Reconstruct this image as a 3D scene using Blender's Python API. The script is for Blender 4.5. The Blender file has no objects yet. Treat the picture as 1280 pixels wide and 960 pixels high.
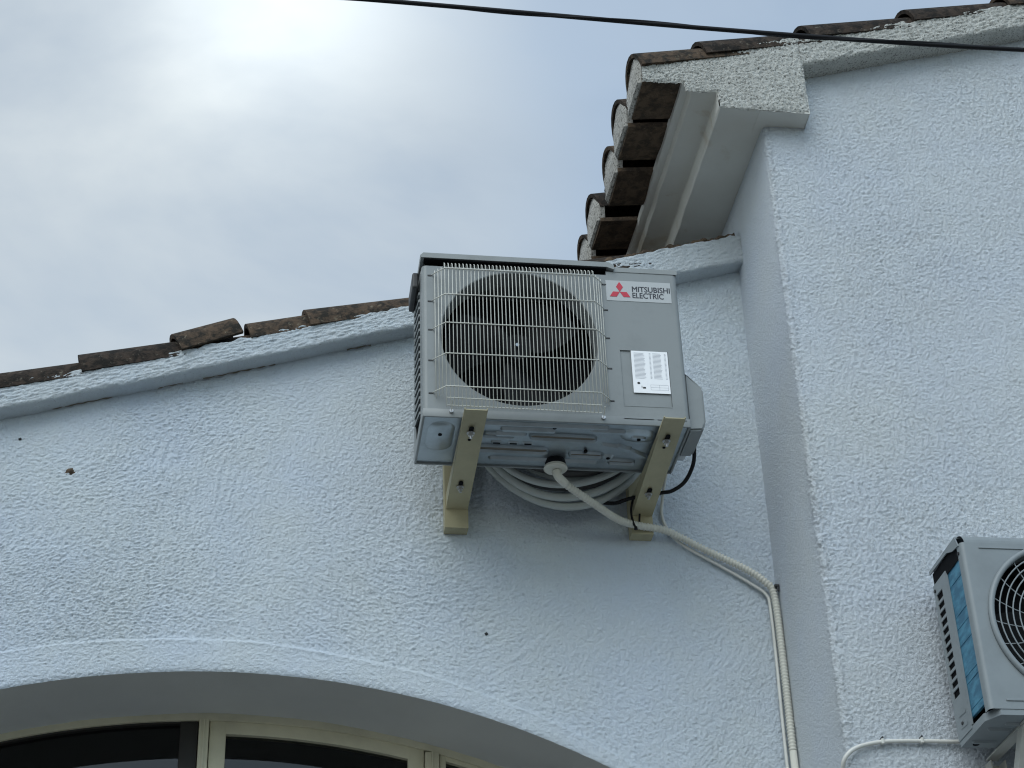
import bpy, bmesh, math, random
import numpy as np
from mathutils import Vector, Matrix
R_ = math.radians
random.seed(7)
scene = bpy.context.scene
col = scene.collection
Z0 = 4.446            # height of the big unit's underside above the ground; everything is laid out from there

# ------------------------------------------------------------------ camera
cam_d = bpy.data.cameras.new('camera'); cam = bpy.data.objects.new('camera', cam_d); col.objects.link(cam)
cam_d.sensor_width = 36.0; cam_d.lens = 2340.23 * 36.0 / 1280.0; cam_d.clip_start = .05; cam_d.clip_end = 5000
yaw, pitch, roll = 0.153648, 0.561087, -0.037654
fwd = Vector((math.sin(yaw)*math.cos(pitch), math.cos(yaw)*math.cos(pitch), math.sin(pitch)))
rt = Vector((math.cos(yaw), -math.sin(yaw), 0)); up = rt.cross(fwd)
r2 = math.cos(roll)*rt + math.sin(roll)*up; u2 = -math.sin(roll)*rt + math.cos(roll)*up
m3 = Matrix((r2, u2, -fwd)).transposed()
cam.matrix_world = Matrix.Translation((-.4555, -4.6618, -2.8462 + Z0)) @ m3.to_4x4()
scene.camera = cam

# ------------------------------------------------------------------ sky, sun, exposure
SUN_EL, SUN_AZ = R_(44), R_(211)      # veiled sun high behind the camera, to its left (azimuth from +Y)
bright = Vector((0.0, .714, .700))    # thin bright cloud above the roof
sund = Vector((math.sin(SUN_AZ)*math.cos(SUN_EL), math.cos(SUN_AZ)*math.cos(SUN_EL), math.sin(SUN_EL)))
world = bpy.data.worlds.new('World'); scene.world = world; world.use_nodes = True
nt = world.node_tree; N = nt.nodes; Lk = nt.links
for n in list(N): N.remove(n)
wo = N.new('ShaderNodeOutputWorld'); bg = N.new('ShaderNodeBackground'); bg.inputs['Strength'].default_value = .1
sky = N.new('ShaderNodeTexSky'); sky.sky_type = 'NISHITA'; sky.sun_disc = False
sky.sun_elevation = SUN_EL; sky.sun_rotation = SUN_AZ; sky.dust_density = 1.5
tc = N.new('ShaderNodeTexCoord')
def wmath(op, a=None, b=None, clamp=False):
    n = N.new('ShaderNodeMath'); n.operation = op; n.use_clamp = clamp
    for i, v in enumerate((a, b)):
        if v is None: continue
        if isinstance(v, (int, float)): n.inputs[i].default_value = v
        else: Lk.new(v, n.inputs[i])
    return n.outputs[0]
dt = N.new('ShaderNodeVectorMath'); dt.operation = 'DOT_PRODUCT'; dt.inputs[1].default_value = bright
Lk.new(tc.outputs['Generated'], dt.inputs[0])
cosn = wmath('MAXIMUM', dt.outputs['Value'], 0.0)
mp = N.new('ShaderNodeMapping'); mp.inputs['Scale'].default_value = (1, 1, 1.6); mp.inputs['Location'].default_value = (3.1, .4, 1.7)
Lk.new(tc.outputs['Generated'], mp.inputs['Vector'])
nz = N.new('ShaderNodeTexNoise'); nz.inputs['Scale'].default_value = 3.4; nz.inputs['Detail'].default_value = 6; nz.inputs['Roughness'].default_value = .5
nz.inputs['Distortion'].default_value = .6
Lk.new(mp.outputs[0], nz.inputs['Vector'])
nv = nz.outputs['Fac']
glow = wmath('ADD', wmath('MULTIPLY', wmath('POWER', cosn, 420.0), 3.0), wmath('MULTIPLY', wmath('POWER', cosn, 70.0), .8))
lum = wmath('ADD', wmath('ADD', wmath('MULTIPLY', nv, 5.2), 3.75), glow)
cc = N.new('ShaderNodeMix'); cc.data_type = 'RGBA'; cc.blend_type = 'MULTIPLY'; cc.inputs['Factor'].default_value = 1
cc.inputs['A'].default_value = (.90, .985, 1.03, 1)
comb = N.new('ShaderNodeCombineColor')
for i in range(3): Lk.new(lum, comb.inputs[i])
Lk.new(comb.outputs[0], cc.inputs['B'])
cover = N.new('ShaderNodeMapRange'); cover.inputs['From Min'].default_value = .36; cover.inputs['From Max'].default_value = .62
cover.inputs['To Min'].default_value = .62; cover.inputs['To Max'].default_value = 1.0
Lk.new(nv, cover.inputs['Value'])
# the cloud bank thins out to the right, where hazy blue shows
sx_ = N.new('ShaderNodeSeparateXYZ'); Lk.new(tc.outputs['Generated'], sx_.inputs[0])
side_ = wmath('ADD', wmath('SUBTRACT', sx_.outputs[0], wmath('MULTIPLY', sx_.outputs[1], .175)), wmath('MULTIPLY', wmath('SUBTRACT', nv, .5), .35))
thin = N.new('ShaderNodeMapRange'); thin.interpolation_type = 'SMOOTHSTEP'
thin.inputs['From Min'].default_value = -.09; thin.inputs['From Max'].default_value = .09; thin.inputs['To Min'].default_value = 1.0; thin.inputs['To Max'].default_value = .45
Lk.new(side_, thin.inputs['Value'])
cov2 = wmath('MULTIPLY', cover.outputs[0], thin.outputs[0])
skm = N.new('ShaderNodeMix'); skm.data_type = 'RGBA'; skm.blend_type = 'MULTIPLY'; skm.inputs['Factor'].default_value = 1
skm.inputs['B'].default_value = (2.05, 2.3, 2.2, 1); Lk.new(sky.outputs[0], skm.inputs['A'])
mx = N.new('ShaderNodeMix'); mx.data_type = 'RGBA'
Lk.new(cov2, mx.inputs['Factor']); Lk.new(skm.outputs['Result'], mx.inputs['A']); Lk.new(cc.outputs['Result'], mx.inputs['B'])
Lk.new(mx.outputs['Result'], bg.inputs['Color']); Lk.new(bg.outputs[0], wo.inputs['Surface'])

sl = bpy.data.lights.new('sun', 'SUN'); sl.energy = 1.42; sl.angle = R_(48); sl.color = (.90, .965, 1.0)
so = bpy.data.objects.new('sun', sl); col.objects.link(so)
so.rotation_euler = (-sund).to_track_quat('-Z', 'Y').to_euler()
so.location = (-4, -8, 14)
scene.view_settings.view_transform = 'Standard'; scene.view_settings.look = 'None'
scene.view_settings.gamma = 1; scene.view_settings.exposure = 0.12; scene.view_settings.use_curve_mapping = False
scene.cycles.use_denoising = True; scene.cycles.denoising_prefilter = 'ACCURATE'; scene.cycles.use_adaptive_sampling = False
scene.cycles.pixel_filter_type = 'BLACKMAN_HARRIS'; scene.cycles.filter_width = 1.15
scene.cycles.max_bounces = 5

# ------------------------------------------------------------------ helpers
class MB:
    def __init__(s): s.v = []; s.f = []
    def add(s, vs, fs):
        o = len(s.v); s.v += [tuple(map(float, p)) for p in vs]; s.f += [tuple(i + o for i in f) for f in fs]; return s
    def box(s, x0, x1, y0, y1, z0, z1, bev=0.0):
        if bev:
            bm = bmesh.new(); bmesh.ops.create_cube(bm, size=1)
            for v in bm.verts: v.co = Vector(((x0+x1)/2 + v.co.x*(x1-x0), (y0+y1)/2 + v.co.y*(y1-y0), (z0+z1)/2 + v.co.z*(z1-z0)))
            bmesh.ops.bevel(bm, geom=bm.edges[:], offset=bev, segments=2, affect='EDGES', profile=.5)
            return s.bm(bm)
        vs = [(x, y, z) for z in (z0, z1) for y in (y0, y1) for x in (x0, x1)]
        return s.add(vs, [(0,2,3,1),(4,5,7,6),(0,1,5,4),(2,6,7,3),(0,4,6,2),(1,3,7,5)])
    def bm(s, bm):
        bm.verts.index_update()
        s.add([v.co for v in bm.verts], [[v.index for v in f.verts] for f in bm.faces]); bm.free(); return s
    def grid(s, P):
        n, m = P.shape[:2]; o = len(s.v)
        s.v += [tuple(p) for p in P.reshape(-1, 3).tolist()]
        I = np.arange(n*m).reshape(n, m) + o
        s.f += np.stack([I[:-1,:-1], I[1:,:-1], I[1:,1:], I[:-1,1:]], -1).reshape(-1, 4).tolist()
        return s
    def tube(s, pts, r, seg=10, cap=True):
        pts = [Vector(p) for p in pts]; n = len(pts); rs = r if hasattr(r, '__len__') else [r]*n
        t0 = (pts[1]-pts[0]).normalized()
        nrm = t0.orthogonal().normalized(); rings = []; o = len(s.v)
        for i, p in enumerate(pts):
            t = ((pts[min(i+1, n-1)]-pts[max(i-1, 0)])).normalized()
            nrm = (nrm - t*nrm.dot(t)).normalized(); b = t.cross(nrm)
            for k in range(seg):
                a = 2*math.pi*k/seg
                s.v.append(tuple(p + rs[i]*(math.cos(a)*nrm + math.sin(a)*b)))
        for i in range(n-1):
            for k in range(seg):
                k2 = (k+1) % seg
                s.f.append((o+i*seg+k, o+i*seg+k2, o+(i+1)*seg+k2, o+(i+1)*seg+k))
        if cap:
            s.f.append(tuple(o+k for k in range(seg))[::-1]); s.f.append(tuple(o+(n-1)*seg+k for k in range(seg)))
        return s
    def disc(s, c, axis, r0, r1, h, seg=20):
        """frustum from c along axis"""
        a = Vector(axis).normalized(); c = Vector(c)
        return s.tube([c, c+a*h], [r0, r1], seg)
    def prism(s, poly, y0, y1, axis='y'):
        n = len(poly)
        if axis == 'y': vs = [(x, y0, z) for x, z in poly] + [(x, y1, z) for x, z in poly]
        elif axis == 'x': vs = [(y0, a, b) for a, b in poly] + [(y1, a, b) for a, b in poly]
        else: vs = [(a, b, y0) for a, b in poly] + [(a, b, y1) for a, b in poly]
        fs = [tuple(range(n)), tuple(range(2*n-1, n-1, -1))] + [(i, i+n, (i+1) % n + n, (i+1) % n) for i in range(n)]
        return s.add(vs, fs)
    def build(s, name, mat, parent=None, smooth=False, fix=True):
        me = bpy.data.meshes.new(name)
        off = top_loc(parent)
        vs = s.v if parent is None else [(a-off[0], b-off[1], c-off[2]) for a, b, c in s.v]
        me.from_pydata(vs, [], s.f)
        if fix and len(s.f) < 70000:
            bm = bmesh.new(); bm.from_mesh(me); bmesh.ops.recalc_face_normals(bm, faces=bm.faces[:]); bm.to_mesh(me); bm.free()
        me.materials.append(M[mat] if isinstance(mat, str) else mat)
        if smooth is True: me.polygons.foreach_set('use_smooth', [True]*len(me.polygons))
        elif smooth:
            me.polygons.foreach_set('use_smooth', [True]*len(me.polygons)); me.set_sharp_from_angle(angle=R_(smooth))
        me.update()
        o = bpy.data.objects.new(name, me); col.objects.link(o); o.parent = parent
        return o
def top_loc(o):
    while o is not None and o.parent is not None: o = o.parent
    return o['_loc'].to_list() if o is not None and '_loc' in o else (0, 0, 0)
def thing(name, label, cat, loc, group=None):
    o = bpy.data.objects.new(name, None); col.objects.link(o); o.location = loc; o['_loc'] = [float(v) for v in loc]
    o.empty_display_size = .1
    o['label'] = label; o['category'] = cat
    if group: o['group'] = group
    return o
def tag(o, label, cat, group=None):
    o['label'] = label; o['category'] = cat
    if group: o['group'] = group
    return o
def spline(pts, n=12):
    """Catmull-Rom through pts"""
    P = [np.array(p, float) for p in pts]; P = [2*P[0]-P[1]] + P + [2*P[-1]-P[-2]]; out = []
    for i in range(1, len(P)-2):
        for k in range(n):
            t = k/n; a, b, c, d = P[i-1:i+3]
            out.append(.5*((2*b)+(c-a)*t+(2*a-5*b+4*c-d)*t*t+(-a+3*b-3*c+d)*t**3))
    out.append(P[-2]); return out
def resample(pts, step):
    P = np.array(pts); d = np.r_[0, np.cumsum(np.linalg.norm(np.diff(P, axis=0), axis=1))]
    n = max(2, int(d[-1]/step)); s = np.linspace(0, d[-1], n)
    return np.stack([np.interp(s, d, P[:, i]) for i in range(3)], 1)

# vectorised gradient noise for relief
_rng = np.random.RandomState(3)
_perm = np.r_[_rng.permutation(512), _rng.permutation(512)]
_ang = _rng.rand(512)*2*np.pi
def pn(x, y, seed=0):
    x = np.asarray(x, float); y = np.asarray(y, float); x, y = np.broadcast_arrays(x, y)
    xi = np.floor(x).astype(int); yi = np.floor(y).astype(int); xf = x-xi; yf = y-yi
    u = xf**3*(xf*(xf*6-15)+10); v = yf**3*(yf*(yf*6-15)+10)
    def g(i, j):
        h = _ang[_perm[(_perm[(xi+i+seed*37) % 512]+yi+j+seed*11) % 512] % 512]
        return np.cos(h)*(xf-i)+np.sin(h)*(yf-j)
    return ((g(0,0)*(1-u)+g(1,0)*u)*(1-v)+(g(0,1)*(1-u)+g(1,1)*u)*v)*1.5
def sst(a, b, x):
    t = np.clip((x-a)/(b-a), 0, 1); return t*t*(3-2*t)

# ------------------------------------------------------------------ materials
M = {}
def ramp(nt, src, stops):
    r = nt.nodes.new('ShaderNodeValToRGB'); el = r.color_ramp.elements
    while len(el) < len(stops): el.new(.5)
    for e, (p, c) in zip(el, stops): e.position = p; e.color = (*c, 1) if len(c) == 3 else c
    nt.links.new(src, r.inputs[0]); return r.outputs[0]
def material(name, color, rough=.6, metal=0.0, spec=.5):
    m = bpy.data.materials.new(name); m.use_nodes = True; b = m.node_tree.nodes['Principled BSDF']
    b.inputs['Base Color'].default_value = (*color, 1); b.inputs['Roughness'].default_value = rough
    b.inputs['Metallic'].default_value = metal; b.inputs['Specular IOR Level'].default_value = spec
    M[name] = m; return m, m.node_tree, b
def noise(nt, scale, detail=4, rough=.55, dist=0.0, vec=None, sc=None):
    n = nt.nodes.new('ShaderNodeTexNoise'); n.inputs['Scale'].default_value = scale; n.inputs['Detail'].default_value = detail
    n.inputs['Roughness'].default_value = rough; n.inputs['Distortion'].default_value = dist
    if vec is None:
        t = nt.nodes.new('ShaderNodeTexCoord'); vec = t.outputs['Object']
    if sc:
        mp = nt.nodes.new('ShaderNodeMapping'); mp.inputs['Scale'].default_value = sc; nt.links.new(vec, mp.inputs[0]); vec = mp.outputs[0]
    nt.links.new(vec, n.inputs['Vector']); return n.outputs['Fac']
def mixc(nt, fac, a, b, mode='MIX'):
    n = nt.nodes.new('ShaderNodeMix'); n.data_type = 'RGBA'; n.blend_type = mode
    for k, v in (('Factor', fac), ('A', a), ('B', b)):
        if isinstance(v, (int, float)): n.inputs[k].default_value = v
        elif isinstance(v, tuple): n.inputs[k].default_value = (*v, 1)
        else: nt.links.new(v, n.inputs[k])
    return n.outputs['Result']
def bump(nt, b, h, dist, strength=1.0):
    n = nt.nodes.new('ShaderNodeBump'); n.inputs['Distance'].default_value = dist; n.inputs['Strength'].default_value = strength
    nt.links.new(h, n.inputs['Height']); nt.links.new(n.outputs[0], b.inputs['Normal'])

def stucco_mat(name, c0, c1, dirt=None, dirt_lo=.6, dirt_hi=.75, bd=.0015, bs=140, drip=None):
    m, nt, b = material(name, c0, .85, 0, .25)
    big = noise(nt, 2.6, 5, .6)
    c = mixc(nt, ramp(nt, big, [(.35, (0,0,0)), (.68, (1,1,1))]), c0, c1)
    fine = noise(nt, bs, 6, .72)
    if dirt:
        sp = noise(nt, 150, 4, .7)
        f = ramp(nt, sp, [(dirt_lo, (0,0,0)), (dirt_hi, (1,1,1))])
        c = mixc(nt, f, c, dirt)
    if drip:
        dn = noise(nt, 5, 5, .65, .4, sc=(1.0, 1.0, .35))
        c = mixc(nt, ramp(nt, dn, [(.60, (0,0,0)), (.78, (.8,.8,.8))]), c, drip)
    nt.links.new(c, b.inputs['Base Color'])
    bump(nt, b, fine, bd)
    return m
stucco_mat('stucco', (.68,.765,.865), (.70,.765,.80), bd=.013, bs=85)
stucco_mat('stucco_coarse', (.76,.83,.91), (.77,.825,.86), bd=.017, bs=95)
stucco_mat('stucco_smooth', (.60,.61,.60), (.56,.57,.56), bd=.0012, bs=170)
stucco_mat('trim_plaster', (.57,.635,.69), (.57,.61,.63), dirt=(.22,.21,.18), dirt_lo=.60, dirt_hi=.78, bd=.009, bs=80)
stucco_mat('block_plaster', (.62,.63,.60), (.58,.585,.55), dirt=(.05,.05,.045), dirt_lo=.52, dirt_hi=.68, bd=.009, bs=120)
stucco_mat('soffit_paint', (.66,.66,.62), (.61,.60,.55), bd=.0008, bs=60, drip=(.42,.33,.22))
stucco_mat('plug_mortar', (.52,.51,.48), (.40,.39,.36), dirt=(.07,.065,.055), dirt_lo=.50, dirt_hi=.62, bd=.004, bs=70)

def clay(name, a, b_, dark, lichen):
    m, nt, b = material(name, a, .9, 0, .2)
    oi = nt.nodes.new('ShaderNodeObjectInfo')
    tcn = nt.nodes.new('ShaderNodeTexCoord'); va = nt.nodes.new('ShaderNodeVectorMath'); va.operation = 'ADD'
    cmb = nt.nodes.new('ShaderNodeCombineXYZ')
    ml = nt.nodes.new('ShaderNodeMath'); ml.operation = 'MULTIPLY'; ml.inputs[1].default_value = 31; nt.links.new(oi.outputs['Random'], ml.inputs[0])
    for i in range(3): nt.links.new(ml.outputs[0], cmb.inputs[i])
    nt.links.new(tcn.outputs['Object'], va.inputs[0]); nt.links.new(cmb.outputs[0], va.inputs[1]); v = va.outputs[0]
    c = mixc(nt, noise(nt, 9, 4, .6, vec=v), a, b_)
    c = mixc(nt, ramp(nt, noise(nt, 26, 5, .7, .5, vec=v), [(.42, (0,0,0)), (.58, (1,1,1))]), c, dark)
    c = mixc(nt, ramp(nt, noise(nt, 48, 5, .7, vec=v), [(.60, (0,0,0)), (.70, (1,1,1))]), c, lichen)
    nt.links.new(c, b.inputs['Base Color']); bump(nt, b, noise(nt, 130, 4, .7, vec=v), .005)
clay('clay', (.115,.078,.052), (.08,.058,.042), (.026,.023,.019), (.19,.165,.12))
clay('clay_dark', (.062,.045,.034), (.045,.034,.027), (.016,.014,.012), (.16,.145,.115))
clay('clay_under', (.15,.105,.07), (.11,.08,.055), (.06,.045,.033), (.17,.13,.095))

def paint(name, color, rough=.4, grime=.06, spec=.4):
    m, nt, b = material(name, color, rough, 0, spec)
    n = noise(nt, 7, 5, .65)
    dk = tuple(v*(1-grime*3) for v in color)
    c = mixc(nt, ramp(nt, n, [(.45, (0,0,0)), (.8, (1,1,1))]), color, dk)
    nt.links.new(c, b.inputs['Base Color'])
    n2 = noise(nt, 25, 3, .5)
    mr = nt.nodes.new('ShaderNodeMapRange'); mr.inputs['To Min'].default_value = rough-.06; mr.inputs['To Max'].default_value = rough+.1
    nt.links.new(n2, mr.inputs['Value']); nt.links.new(mr.outputs[0], b.inputs['Roughness'])
paint('unit_paint', (.245,.265,.268), .38)
paint('unit_lid', (.27,.29,.29), .35)
paint('small_paint', (.235,.265,.28), .4)
paint('wire_coat', (.60,.60,.55), .4)
paint('bracket_paint', (.43,.39,.25), .45, .08)
paint('bracket_grey', (.50,.50,.46), .45, .08)
paint('frame_paint', (.60,.57,.43), .45, .07)
paint('hose_plastic', (.66,.65,.58), .5, .05)
paint('pvc_white', (.66,.66,.62), .45, .04)
paint('tube_white', (.46,.49,.47), .45, .05)
material('black_rubber', (.007,.007,.009), .55, 0, .25); material('dark_inner', (.006,.0065,.008), .8, 0, .1)
material('fan_dark', (.008,.009,.010), .65, 0, .15); material('dark_plastic', (.025,.026,.028), .5)
material('grey_rubber', (.11,.11,.11), .6); material('slot_brown', (.16,.14,.11), .7)
paint('galvanised', (.42,.47,.50), .30, .12); M['galvanised'].node_tree.nodes['Principled BSDF'].inputs['Metallic'].default_value = .8
material('bolt_steel', (.55,.55,.55), .3, .9)
material('plate_white', (.44,.46,.465), .35); material('logo_red', (.50,.025,.05), .4); material('logo_ink', (.02,.022,.03), .4)
material('paper', (.90,.91,.93), .5); material('print_grey', (.42,.44,.48), .6); material('print_black', (.02,.02,.02), .6)
m, nt, b = material('coil_blue', (.035,.16,.26), .45, .1)
wv = noise(nt, 6, 3, .6, 0, sc=(1, 3, 9)); nt.links.new(mixc(nt, ramp(nt, wv, [(.4, (0,0,0)), (.62, (1,1,1))]), (.03,.14,.23), (.07,.25,.37)), b.inputs['Base Color'])
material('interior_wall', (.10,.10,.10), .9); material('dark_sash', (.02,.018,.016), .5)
# window glass: clear, with a Fresnel reflection
m = bpy.data.materials.new('glass'); m.use_nodes = True; nt = m.node_tree; nt.nodes.remove(nt.nodes['Principled BSDF'])
fr = nt.nodes.new('ShaderNodeFresnel'); fr.inputs[0].default_value = 1.6
tr = nt.nodes.new('ShaderNodeBsdfTransparent'); tr.inputs[0].default_value = (.5,.52,.53,1)
gl = nt.nodes.new('ShaderNodeBsdfGlossy'); gl.inputs['Roughness'].default_value = .02
ms = nt.nodes.new('ShaderNodeMixShader'); nt.links.new(fr.outputs[0], ms.inputs[0]); nt.links.new(tr.outputs[0], ms.inputs[1]); nt.links.new(gl.outputs[0], ms.inputs[2])
nt.links.new(ms.outputs[0], nt.nodes['Material Output'].inputs[0]); M['glass'] = m
m, nt, b = material('paving', (.45,.43,.40), .85)
nt.links.new(mixc(nt, noise(nt, 1.3, 6, .65), (.17,.165,.155), (.12,.117,.11)), b.inputs['Base Color'])

# ------------------------------------------------------------------ ground
g = MB(); g.add([(-3000,-3000,-Z0),(3000,-3000,-Z0),(3000,3000,-Z0),(-3000,3000,-Z0)], [(0,1,2,3)])
go = g.build('ground', 'paving', fix=False); go['kind'] = 'structure'; go['label'] = 'pale paved ground in front of the house'

# ------------------------------------------------------------------ lower gable house
YW = .5; RS = .2976
def z_rake(x): return .598 + RS*x
house = thing('gable_house', 'low white rendered gable wall with an arched window and sloping tiled verge', 'house', (-.6, .5, -Z0))
AXC, AR, AZ, AHW = -.57, 2.6, -.609, 1.45
def z_arch(x): return AZ - (AR - np.sqrt(AR*AR - (x-AXC)**2))
ZSP = float(z_arch(AXC+AHW))
def relief_main(x, z):
    w = .012*pn(x*7, z*7, 5); w2 = .012*pn(x*7+9, z*7+4, 6)
    ang = 1.3*pn(x*1.1, z*1.1, 2) + .4
    ca, sa = np.cos(ang), np.sin(ang); xr = (x+w)*ca-(z+w2)*sa; zr_ = (x+w)*sa+(z+w2)*ca
    h = .50*pn(xr/.0150, zr_/.0105, 1) + .45*pn((x+w)/.0085, (z+w2)/.0080, 3) + .55*pn(x/.0052, z/.0050, 13)
    h = np.where(h > 0, h, h*.7) - 1.3*np.maximum(pn(x/.0062, z/.0058, 33)-.34, 0)
    amp = .0032*(1+.5*pn(x*1.6, z*1.6, 8))
    d = amp*h*1.5 + .004*pn(x*2.3, z*2.3, 4) + .0025*pn(x*7, z*6, 9)
    # low plaster band following the arch
    zb = -.508 - (2.5 - np.sqrt(np.maximum(2.5**2-(x+.64)**2, .01)))
    zb = zb + .005*pn(x*3, x*0, 7)
    inside = sst(.006, -.006, z-zb)
    lip = np.exp(-((z-zb+.004)/.007)**2)
    return d*(1-.45*inside) + .007*inside + .003*lip*(.5+1.2*pn(x*6, x*0+3, 4))
xs = np.arange(-2.2, 1.1701, .0038); nr = 440
zl = np.where(np.abs(xs-AXC) < AHW, z_arch(np.clip(xs, AXC-AHW, AXC+AHW)), ZSP)
zh = z_rake(xs) + .06
t = np.linspace(0, 1, nr)[None, :]
X = np.repeat(xs[:, None], nr, 1); Z = zl[:, None] + (zh-zl)[:, None]*t
D = relief_main(X, Z)
rowh = (Z-zl[:, None])
edge = np.exp(-rowh/.008)                    # the arris at the arch is worn round
inop = (np.abs(xs-AXC) < AHW)[:, None]
Yg = YW - D + inop*edge*.006
P = np.stack([X, Yg, Z], -1)
w = MB(); w.grid(P)
ZG = -Z0
for x0, x1 in ((-6.5, -2.2), (-2.2, AXC-AHW), (AXC+AHW, 1.17)):
    zt_ = ZSP if x0 > -6 else z_rake(-2.2)+.06
    w.add([(x0,YW,ZG),(x1,YW,ZG),(x1,YW,zt_),(x0,YW,zt_ if x0 > -6 else z_rake(-6.5)+.06)], [(0,1,2,3)])
w.add([(AXC-AHW,YW,ZG),(AXC+AHW,YW,ZG),(AXC+AHW,YW,-3.5),(AXC-AHW,YW,-3.5)], [(0,1,2,3)])
w.add([(AXC-AHW,YW,-3.5),(AXC+AHW,YW,-3.5),(AXC+AHW,YW+.34,-3.5),(AXC-AHW,YW+.34,-3.5)], [(0,1,2,3)])
w.build('wall', 'stucco', house, smooth=True, fix=False)
# reveal of the arch
sel = np.abs(xs-AXC) < AHW; xa = xs[sel]; y0 = Yg[sel, 0]; za = Z[sel, 0]
ny = 26; ty = np.linspace(0, 1, ny)[None, :]
YY = y0[:, None] + (.90-y0)[:, None]*ty; XX = np.repeat(xa[:, None], ny, 1)
ZZ = np.repeat(za[:, None], ny, 1) + (.0015*pn(XX*22, YY*22, 2) + .003*pn(XX*4, YY*4, 3))*np.clip(ty*4, 0, 1)
rv = MB(); rv.grid(np.stack([XX, YY, ZZ], -1))
for x in (AXC-AHW, AXC+AHW):
    rv.add([(x,YW,ZSP),(x,.9,ZSP),(x,.9,-3.5),(x,YW,-3.5)], [(0,1,2,3)])
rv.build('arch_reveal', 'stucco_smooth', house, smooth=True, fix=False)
# interior seen through the glass
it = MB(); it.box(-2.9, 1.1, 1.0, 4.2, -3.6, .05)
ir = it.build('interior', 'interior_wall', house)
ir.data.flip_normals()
# remove the room face behind the glass
bm = bmesh.new(); bm.from_mesh(ir.data)
ff = [f for f in bm.faces if f.calc_center_median().y < .6]
bmesh.ops.delete(bm, geom=ff, context='FACES'); bm.to_mesh(ir.data); bm.free()
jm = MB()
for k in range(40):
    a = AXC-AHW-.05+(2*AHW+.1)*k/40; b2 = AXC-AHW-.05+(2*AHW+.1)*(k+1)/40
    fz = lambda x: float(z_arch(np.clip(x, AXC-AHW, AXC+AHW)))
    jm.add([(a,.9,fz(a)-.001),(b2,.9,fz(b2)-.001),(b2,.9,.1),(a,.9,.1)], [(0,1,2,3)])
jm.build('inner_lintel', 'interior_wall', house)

# window: joinery set back in the opening
win = MB()
def head(mb, x0, x1, dz0, dz1, y0, y1, n=40):
    xx = np.linspace(x0, x1, n)
    za_ = z_arch(np.clip(xx, AXC-AHW+.001, AXC+AHW-.001))
    pr = [(y0, dz0), (y1, dz0), (y1, dz1), (y0, dz1), (y0, dz0)]
    mb.grid(np.stack([np.stack([xx, np.full(n, a), za_+b_], -1) for a, b_ in pr], 1))
    for x, z in ((xx[0], za_[0]), (xx[-1], za_[-1])): mb.add([(x, a, z+b_) for a, b_ in pr[:4]], [(0,1,2,3)])
    return mb
head(win, AXC-AHW+.01, AXC+AHW-.01, -.022, .012, .822, .88, 80)
window = win.build('window', 'frame_paint', house, smooth=30)
zb_ = -3.48
def post(x0, x1, y0, y1, mat='frame_paint', name='mullion', dz=-.018):
    za_ = min(float(z_arch(x0)), float(z_arch(x1)))+dz
    return MB().box(x0, x1, y0, y1, zb_, za_, .004).build(name, mat, window, smooth=30)
post(-.616, -.585, .815, .885); post(.078, .122, .815, .885); post(-1.30, -1.262, .815, .885)
post(-2.01, -1.97, .82, .88); post(.83, .87, .82, .88)
def sash(x0, x1, mat, stile, rail, y0=.832, y1=.872):
    s = MB(); head(s, x0, x1, -rail-.016, -.016, y0, y1, 30)
    for a, b2 in ((x0, x0+stile), (x1-stile, x1)):
        s.box(a, b2, y0-.002, y1+.002, zb_, min(float(z_arch(a)), float(z_arch(b2)))-.012, .003)
    s.box(x0, x1, y0, y1, zb_, zb_+.08)
    sh = s.build('sash', mat, window, smooth=30)
    p = MB(); xx = np.linspace(x0+stile*.5, x1-stile*.5, 30); za_ = z_arch(xx)-rail*.8
    p.grid(np.stack([np.stack([xx, xx*0+.851, xx*0+zb_+.05], -1), np.stack([xx, xx*0+.851, za_], -1)], 1))
    p.build('pane', 'glass', window, fix=False)
sash(-.583, .076, 'frame_paint', .05, .045)
sash(-1.26, -.618, 'dark_sash', .055, .012)
sash(.124, .828, 'frame_paint', .02, .02)
sash(-1.968, -1.302, 'frame_paint', .05, .045)
# thin bead lines on the posts
for x in (-.600, .100):
    MB().box(x-.002, x+.002, .809, .8145, zb_, float(z_arch(x))-.024).build('bead', 'frame_paint', window)

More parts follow.
